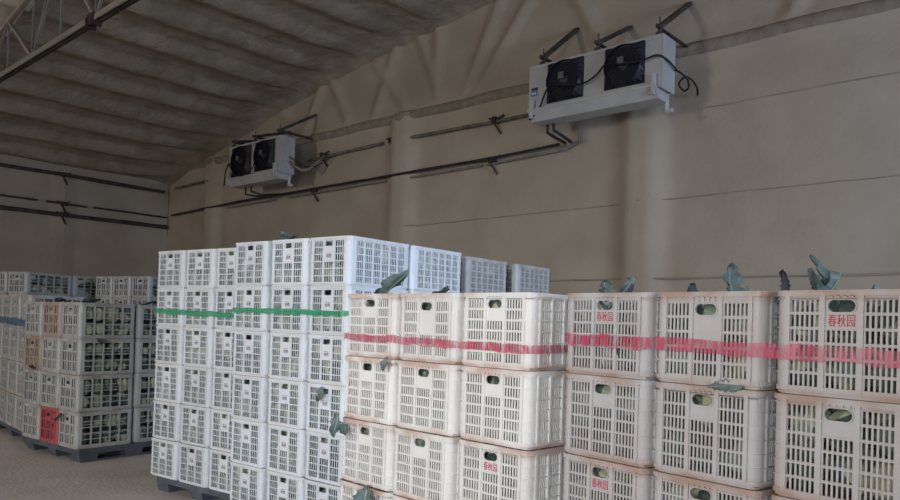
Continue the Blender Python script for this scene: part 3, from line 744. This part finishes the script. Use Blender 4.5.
aC, bC = stack(CO, -.172, (.011, -.012), 0, [0, .402, .822], .392, .600, .62, HB, 5, [(0, 0), (1, 0), (2, 0)], meshC, N_C, 'crates of the red-taped stacks', txtC, pallet=(.03, 1.2, .05, 1.15))
DO = (-8.866, 3.240)
def meshD(i, j, n):
    if j == 0:
        if (i, n) == (1, 4): return CD['cr_red']
        if (i, n) == (1, 1): return CD['cr_pink']
        if (i, n) == (0, 2): return CD['cr_brown']
    return CD['cr_grey']
aD, bD = stack(DO, .051, (0, -.006), 0, [0, .42, .84], .412, .612, .628, HD, 4, [(0, 0), (1, 0), (2, 0), (2, 1)], meshD, N_D, 'greyish crates beyond the open floor', None, pallet=(.06, 1.24, .04, 1.24))
aG, bG = stack((-10.24, 3.48), -.125, (0, 0), 0, [-.415, 0, .415, .83], .412, .612, .628, .3954, 4, [(0, 0), (1, 0), (2, 0), (3, 0)], lambda i, j, n: CD['cr_grey'], N_G, 'greyish crates beyond the open floor', None, pallet=(-.38, 1.2, .04, 1.2))
for o in bpy.data.objects:
    if o.name.startswith('vegetable_crate') and o.get('label', '').endswith(N_G): o.scale.z = .3954/HD
aE, bE = stack((-12.27, 4.02), .30, (0, 0), 0, [0, .42], .412, .612, .80, .3260, 6, [(0, 0), (1, 0), (1, 1)], lambda i, j, n: CD['cr_grey'], N_E, 'greyish crates beyond the open floor', None, pallet=(.03, .82, .04, 1.5))
for o in bpy.data.objects:
    if o.name.startswith('vegetable_crate') and o.get('label', '').endswith(N_E): o.scale.z = .3260/HD; o.scale.y = 1.28
aF, bF = stack((-11.5, 5.18), .20, (0, 0), 0, [0, .415, .83], .412, .612, .628, .3260, 6, [(0, 0), (1, 0), (2, 0), (2, 1)], lambda i, j, n: CD['cr_grey'], N_F, 'greyish crates beyond the open floor', None, pallet=(.04, 1.2, .04, 1.2))
for o in bpy.data.objects:
    if o.name.startswith('vegetable_crate') and o.get('label', '').endswith(N_F): o.scale.z = .3260/HD

# tapes
def wrap(O, ax, ay, wid, dep, z, hh, material, label, drop=0, fwd=0, sx=0):
    e = .012; path = []; O = (O[0]-ay.x*fwd+ax.x*sx, O[1]-ay.y*fwd+ax.y*sx)
    n = 24
    rnd = random.Random(int(z*1000)+int(O[0]*10))
    path.append((-e, dep*.5, 0, hh*.8)); path.append((-e, .03, 0, hh*.85)); path.append((.03, -e, 0, hh*.9))
    for i in range(1, n): path.append((wid*i/n, -e-.004*rnd.random(), drop*i/n+rnd.uniform(-.004, .004), hh*rnd.uniform(.85, 1.15)))
    path.append((wid-.03, -e, drop, hh)); path.append((wid+e, .03, drop, hh*.95))
    for i in range(1, 8): path.append((wid+e, dep*i/8, drop*(1-i/10), hh*rnd.uniform(.8, 1.1)))
    return tape(O, ax, ay, path, z, z, material, label)
TB = .14+5*HB; TP = .14+6*HP
wrap(BO, aB, bB, 1.20, .60, TB-.212, .034, M['film_red'], 'red printed tape round the top tier of the smaller-looking red-taped stack', -.012, -.016, -.004)
wrap(CO, aC, bC, 1.215, .60, TB-.176, .045, M['film_red'], 'red printed tape round the top tier of the nearest stack at right', -.012, .016, .010)
wrap(P2, a2, b2, 1.226, 1.22, TP-HP*1.53, .036, M['film_green'], 'green tape round the right green-taped tall stack', -.008, .026, .008)
wrap(P1, a1, b1, 1.21, .60, TP-HP*1.60, .042, M['film_green'], 'green tape round the left green-taped tall stack', -.022, .004, .004)
wrap((-10.652, 3.532), aG, bG, 1.66, .60, .14+.3954*3.22, .085, M['film_blue'], 'dull blue tape round the dim stack at the left edge', -.02)

# ------------------------------------------------------------------ loose leaves
def leaf(loc, length, width, yaw, tilt, bend, label, dark=False, roll=0, jag=.36, seed=0, curl=.25):
    """a brassica leaf: blade with wavy lobed rim, cupped, thick midrib; base at loc"""
    rn = random.Random(seed); n, m_ = 14, 6; vs = []; fs = []
    for i in range(n+1):
        t = i/n; length_ = length; wv = math.sin(PI*min(1, t*.93+.07))**.6*(.35+.65*min(1, t*2.2))*(1+jag*rn.uniform(-1, 1))
        ang = bend*t; x0 = length*t
        cx, cz = (length*(math.sin(ang)/bend if abs(bend) > .01 else t), length*((1-math.cos(ang))/bend if abs(bend) > .01 else 0))
        for j in range(-m_, m_+1):
            q = j/m_; y = q*wv*width/2; z = curl*width*q*q*.8+.02*width*math.sin(9*t+5*q+seed)*abs(q)*3
            vs.append(Vector((cx+math.sin(ang)*-z, y+.06*width*math.sin(6*t+seed), cz+math.cos(ang)*z)))
    k = 2*m_+1
    for i in range(n):
        for j in range(k-1): fs.append((i*k+j, (i+1)*k+j, (i+1)*k+j+1, i*k+j+1))
    rot = Matrix.Rotation(yaw, 3, 'Z') @ Matrix.Rotation(-tilt, 3, 'Y') @ Matrix.Rotation(roll, 3, 'X')
    vs = [rot @ v for v in vs]
    top = [v+rot @ Vector((0, 0, .0015)) for v in vs]; o_ = len(vs)
    b = MB(); b.add(vs+top, [f[::-1] for f in fs]+[tuple(i+o_ for i in f) for f in fs])
    e = bpy.data.objects.new('loose_leaf', b.mesh('loose_leaf', M['leaf_dark'] if dark else M['leaf'], True)); COL.objects.link(e); e.location = loc
    tag(e, label, 'leaf')
    rb_ = MB(); mid = [vs[i*k+m_] for i in range(n+1)]; rb_.tube(mid, [width*.035*(1-.8*i/n)+.0008 for i in range(n+1)], 6)
    r2 = bpy.data.objects.new('midrib', rb_.mesh('midrib', M['leaf_dark'] if dark else M['leaf_rib'], True)); COL.objects.link(r2); r2.parent = e
    return e
def at(O, ax, ay, u, v, z): return Vector((O[0], O[1], 0))+ax*u+ay*v+EZ*z
TC = TB
leaf(at(CO, aC, bC, .13, .10, TC-.03), 0.093, 0.068, 2.6, 1.0, .6, 'blue-green leaf rising left above the first crate of the nearest stack', seed=1)
leaf(at(CO, aC, bC, .17, .12, TC-.03), 0.111, 0.051, .3, 1.2, -.4, 'upright dark-edged leaf above the first crate of the nearest stack', seed=2)
leaf(at(CO, aC, bC, .21, .10, TC-.03), 0.076, 0.051, .1, .8, .5, 'short leaf leaning right above the first crate of the nearest stack', seed=3, dark=True)
leaf(at(CO, aC, bC, .50, .12, TC-.03), 0.076, 0.060, 2.8, .7, .9, 'small dark curled leaf above the left end of the middle nearest crate', seed=4, dark=True)
leaf(at(CO, aC, bC, .66, .10, TC-.04), 0.145, 0.076, 2.7, 1.15, .2, 'tall broad grey-green leaf standing above the middle nearest crate', seed=5)
leaf(at(CO, aC, bC, .60, .14, TC-.04), 0.093, 0.068, .2, .45, .3, 'low grey-green leaf at foot of the tall one on middle nearest crate', seed=6)
leaf(at(CO, aC, bC, .795, .16, TC-.03), 0.111, 0.043, 1.2, 1.35, .8, 'small dark leaf curling up in the gap before the last nearest crate', seed=7, dark=True)
leaf(at(CO, aC, bC, .93, .10, TC-.04), 0.119, 0.068, 2.9, 1.05, .3, 'dark bluish leaf standing left on the last nearest crate', seed=8)
leaf(at(CO, aC, bC, .96, .12, TC-.04), 0.187, 0.047, 2.6, 1.25, -.5, 'tallest thin pointed leaf above the last nearest crate', seed=9)
leaf(at(CO, aC, bC, .91, .10, TC-.05), 0.128, 0.111, .2, .75, .5, 'wide bluish leaf spreading right on the last nearest crate', seed=10)
leaf(at(CO, aC, bC, .91, .08, TC-.03), 0.119, 0.025, 3.1, .75, -1.6, 'narrow arched leaf stalk bending left on the last nearest crate', seed=11)
leaf(at(CO, aC, bC, 1.04, .12, TC-.03), 0.060, 0.051, .5, .6, .5, 'tiny leaf tip showing mid-way above the last nearest crate', seed=12)
leaf(at(CO, aC, bC, 1.17, .12, TC-.03), 0.060, 0.051, .5, .8, .5, 'tiny leaf tip at the far right above the last nearest crate', seed=13)
leaf(at(BO, aB, bB, .17, .10, TB-.02), .26, .10, -.15, .42, .15, 'large grey-green leaf lying on the left crate of the smaller red-taped stack', seed=14)
leaf(at(BO, aB, bB, .15, .08, TB-.02), .10, .06, .4, .5, .4, 'small dark leaf beneath the large one on the smaller red-taped stack', seed=15, dark=True)
leaf(at(BO, aB, bB, .50, .14, TB-.02), .11, .07, .1, .25, .3, 'dark flat leaf on the middle crate of the smaller red-taped stack', seed=16, dark=True)
leaf(at(P2, a2, b2, .50, .10, TP+.004), .20, .09, 2.9, .42, -.2, 'blue-green leaf lying on top of the right green-taped tall stack', seed=17)
leaf(at(P2, a2, b2, .50, .08, TP+.004), .10, .06, .2, .3, .1, 'short leaf beside the other atop the right green-taped tall stack', seed=18, dark=True)
leaf(at(BO, aB, bB, .012, -.012, TB-2*HB+.02), .12, .065, -1.2, -1.45, .15, 'grey-green leaf hanging between second and third tiers at left red-taped edge', seed=19, jag=.5)
leaf(at(BO, aB, bB, .045, -.016, TB-2*HB-.03), .09, .05, -.4, -.6, .1, 'pointed leaf tip sticking out beside the leaf at left red-taped edge', seed=20)
leaf(at(BO, aB, bB, .38, -.014, TB-HB+.01), .07, .04, -1.4, -1.2, .2, 'small grey leaf pinched between left and middle red-taped crates', seed=21)
leaf(at(BO, aB, bB, .28, -.015, TB-3*HB+.02), .15, .11, -1.4, -1.3, .3, 'round blue-green leaf hanging low on the smaller red-taped stack', seed=22)
leaf(at(P2, a2, b2, 1.02, -.012, TP-3*HP-.02), .11, .07, -1.4, -1.2, .3, 'blue-green leaf hanging out of a grip on right green-taped stack', seed=23)
leaf(at(CO, aC, bC, .63, -.012, TC-HB+.0), .12, .04, -.1, .05, .05, 'flat grey leaf squeezed under the middle top crate of nearest stack', seed=24, roll=1.3)
leaf(at(CO, aC, bC, .275, -.012, TC-.235), .035, .028, -1.5, 1.3, .1, 'tiny dark leaf scrap stuck in a slot of the first nearest crate', seed=25, dark=True)
TD = .14+4*HD
for k, (u, v, s_) in enumerate([(.5, .1, 'left'), (.62, .3, 'middle'), (.95, .2, 'right'), (1.05, .75, 'rear')]):
    leaf(at(DO, aD, bD, u, v, TD-.02), .16, .10, .4*k, .25, .2, 'dark wilted leaf on top of the red-crate stack, %s part' % s_, seed=30+k, dark=True)
leaf(at(DO, aD, bD, 1.262, .18, TD-HD+.0), .12, .06, .3, -.5, .2, 'dark leaf poking from the side of the red-crate stack below its top tier', seed=36, dark=True, roll=.6)
leaf(at(DO, aD, bD, .98, -.02, TD-3*HD-.03), .10, .06, -1.4, -1.0, .3, 'dark leaf hanging from the bottom right crate of the red-crate stack', seed=37, dark=True)
leaf(at(DO, aD, bD, .30, -.02, TD-2*HD+.01), .12, .07, -.6, .2, .3, 'dark leaf caught between second and third tiers beside the brownish crate', seed=38, dark=True)
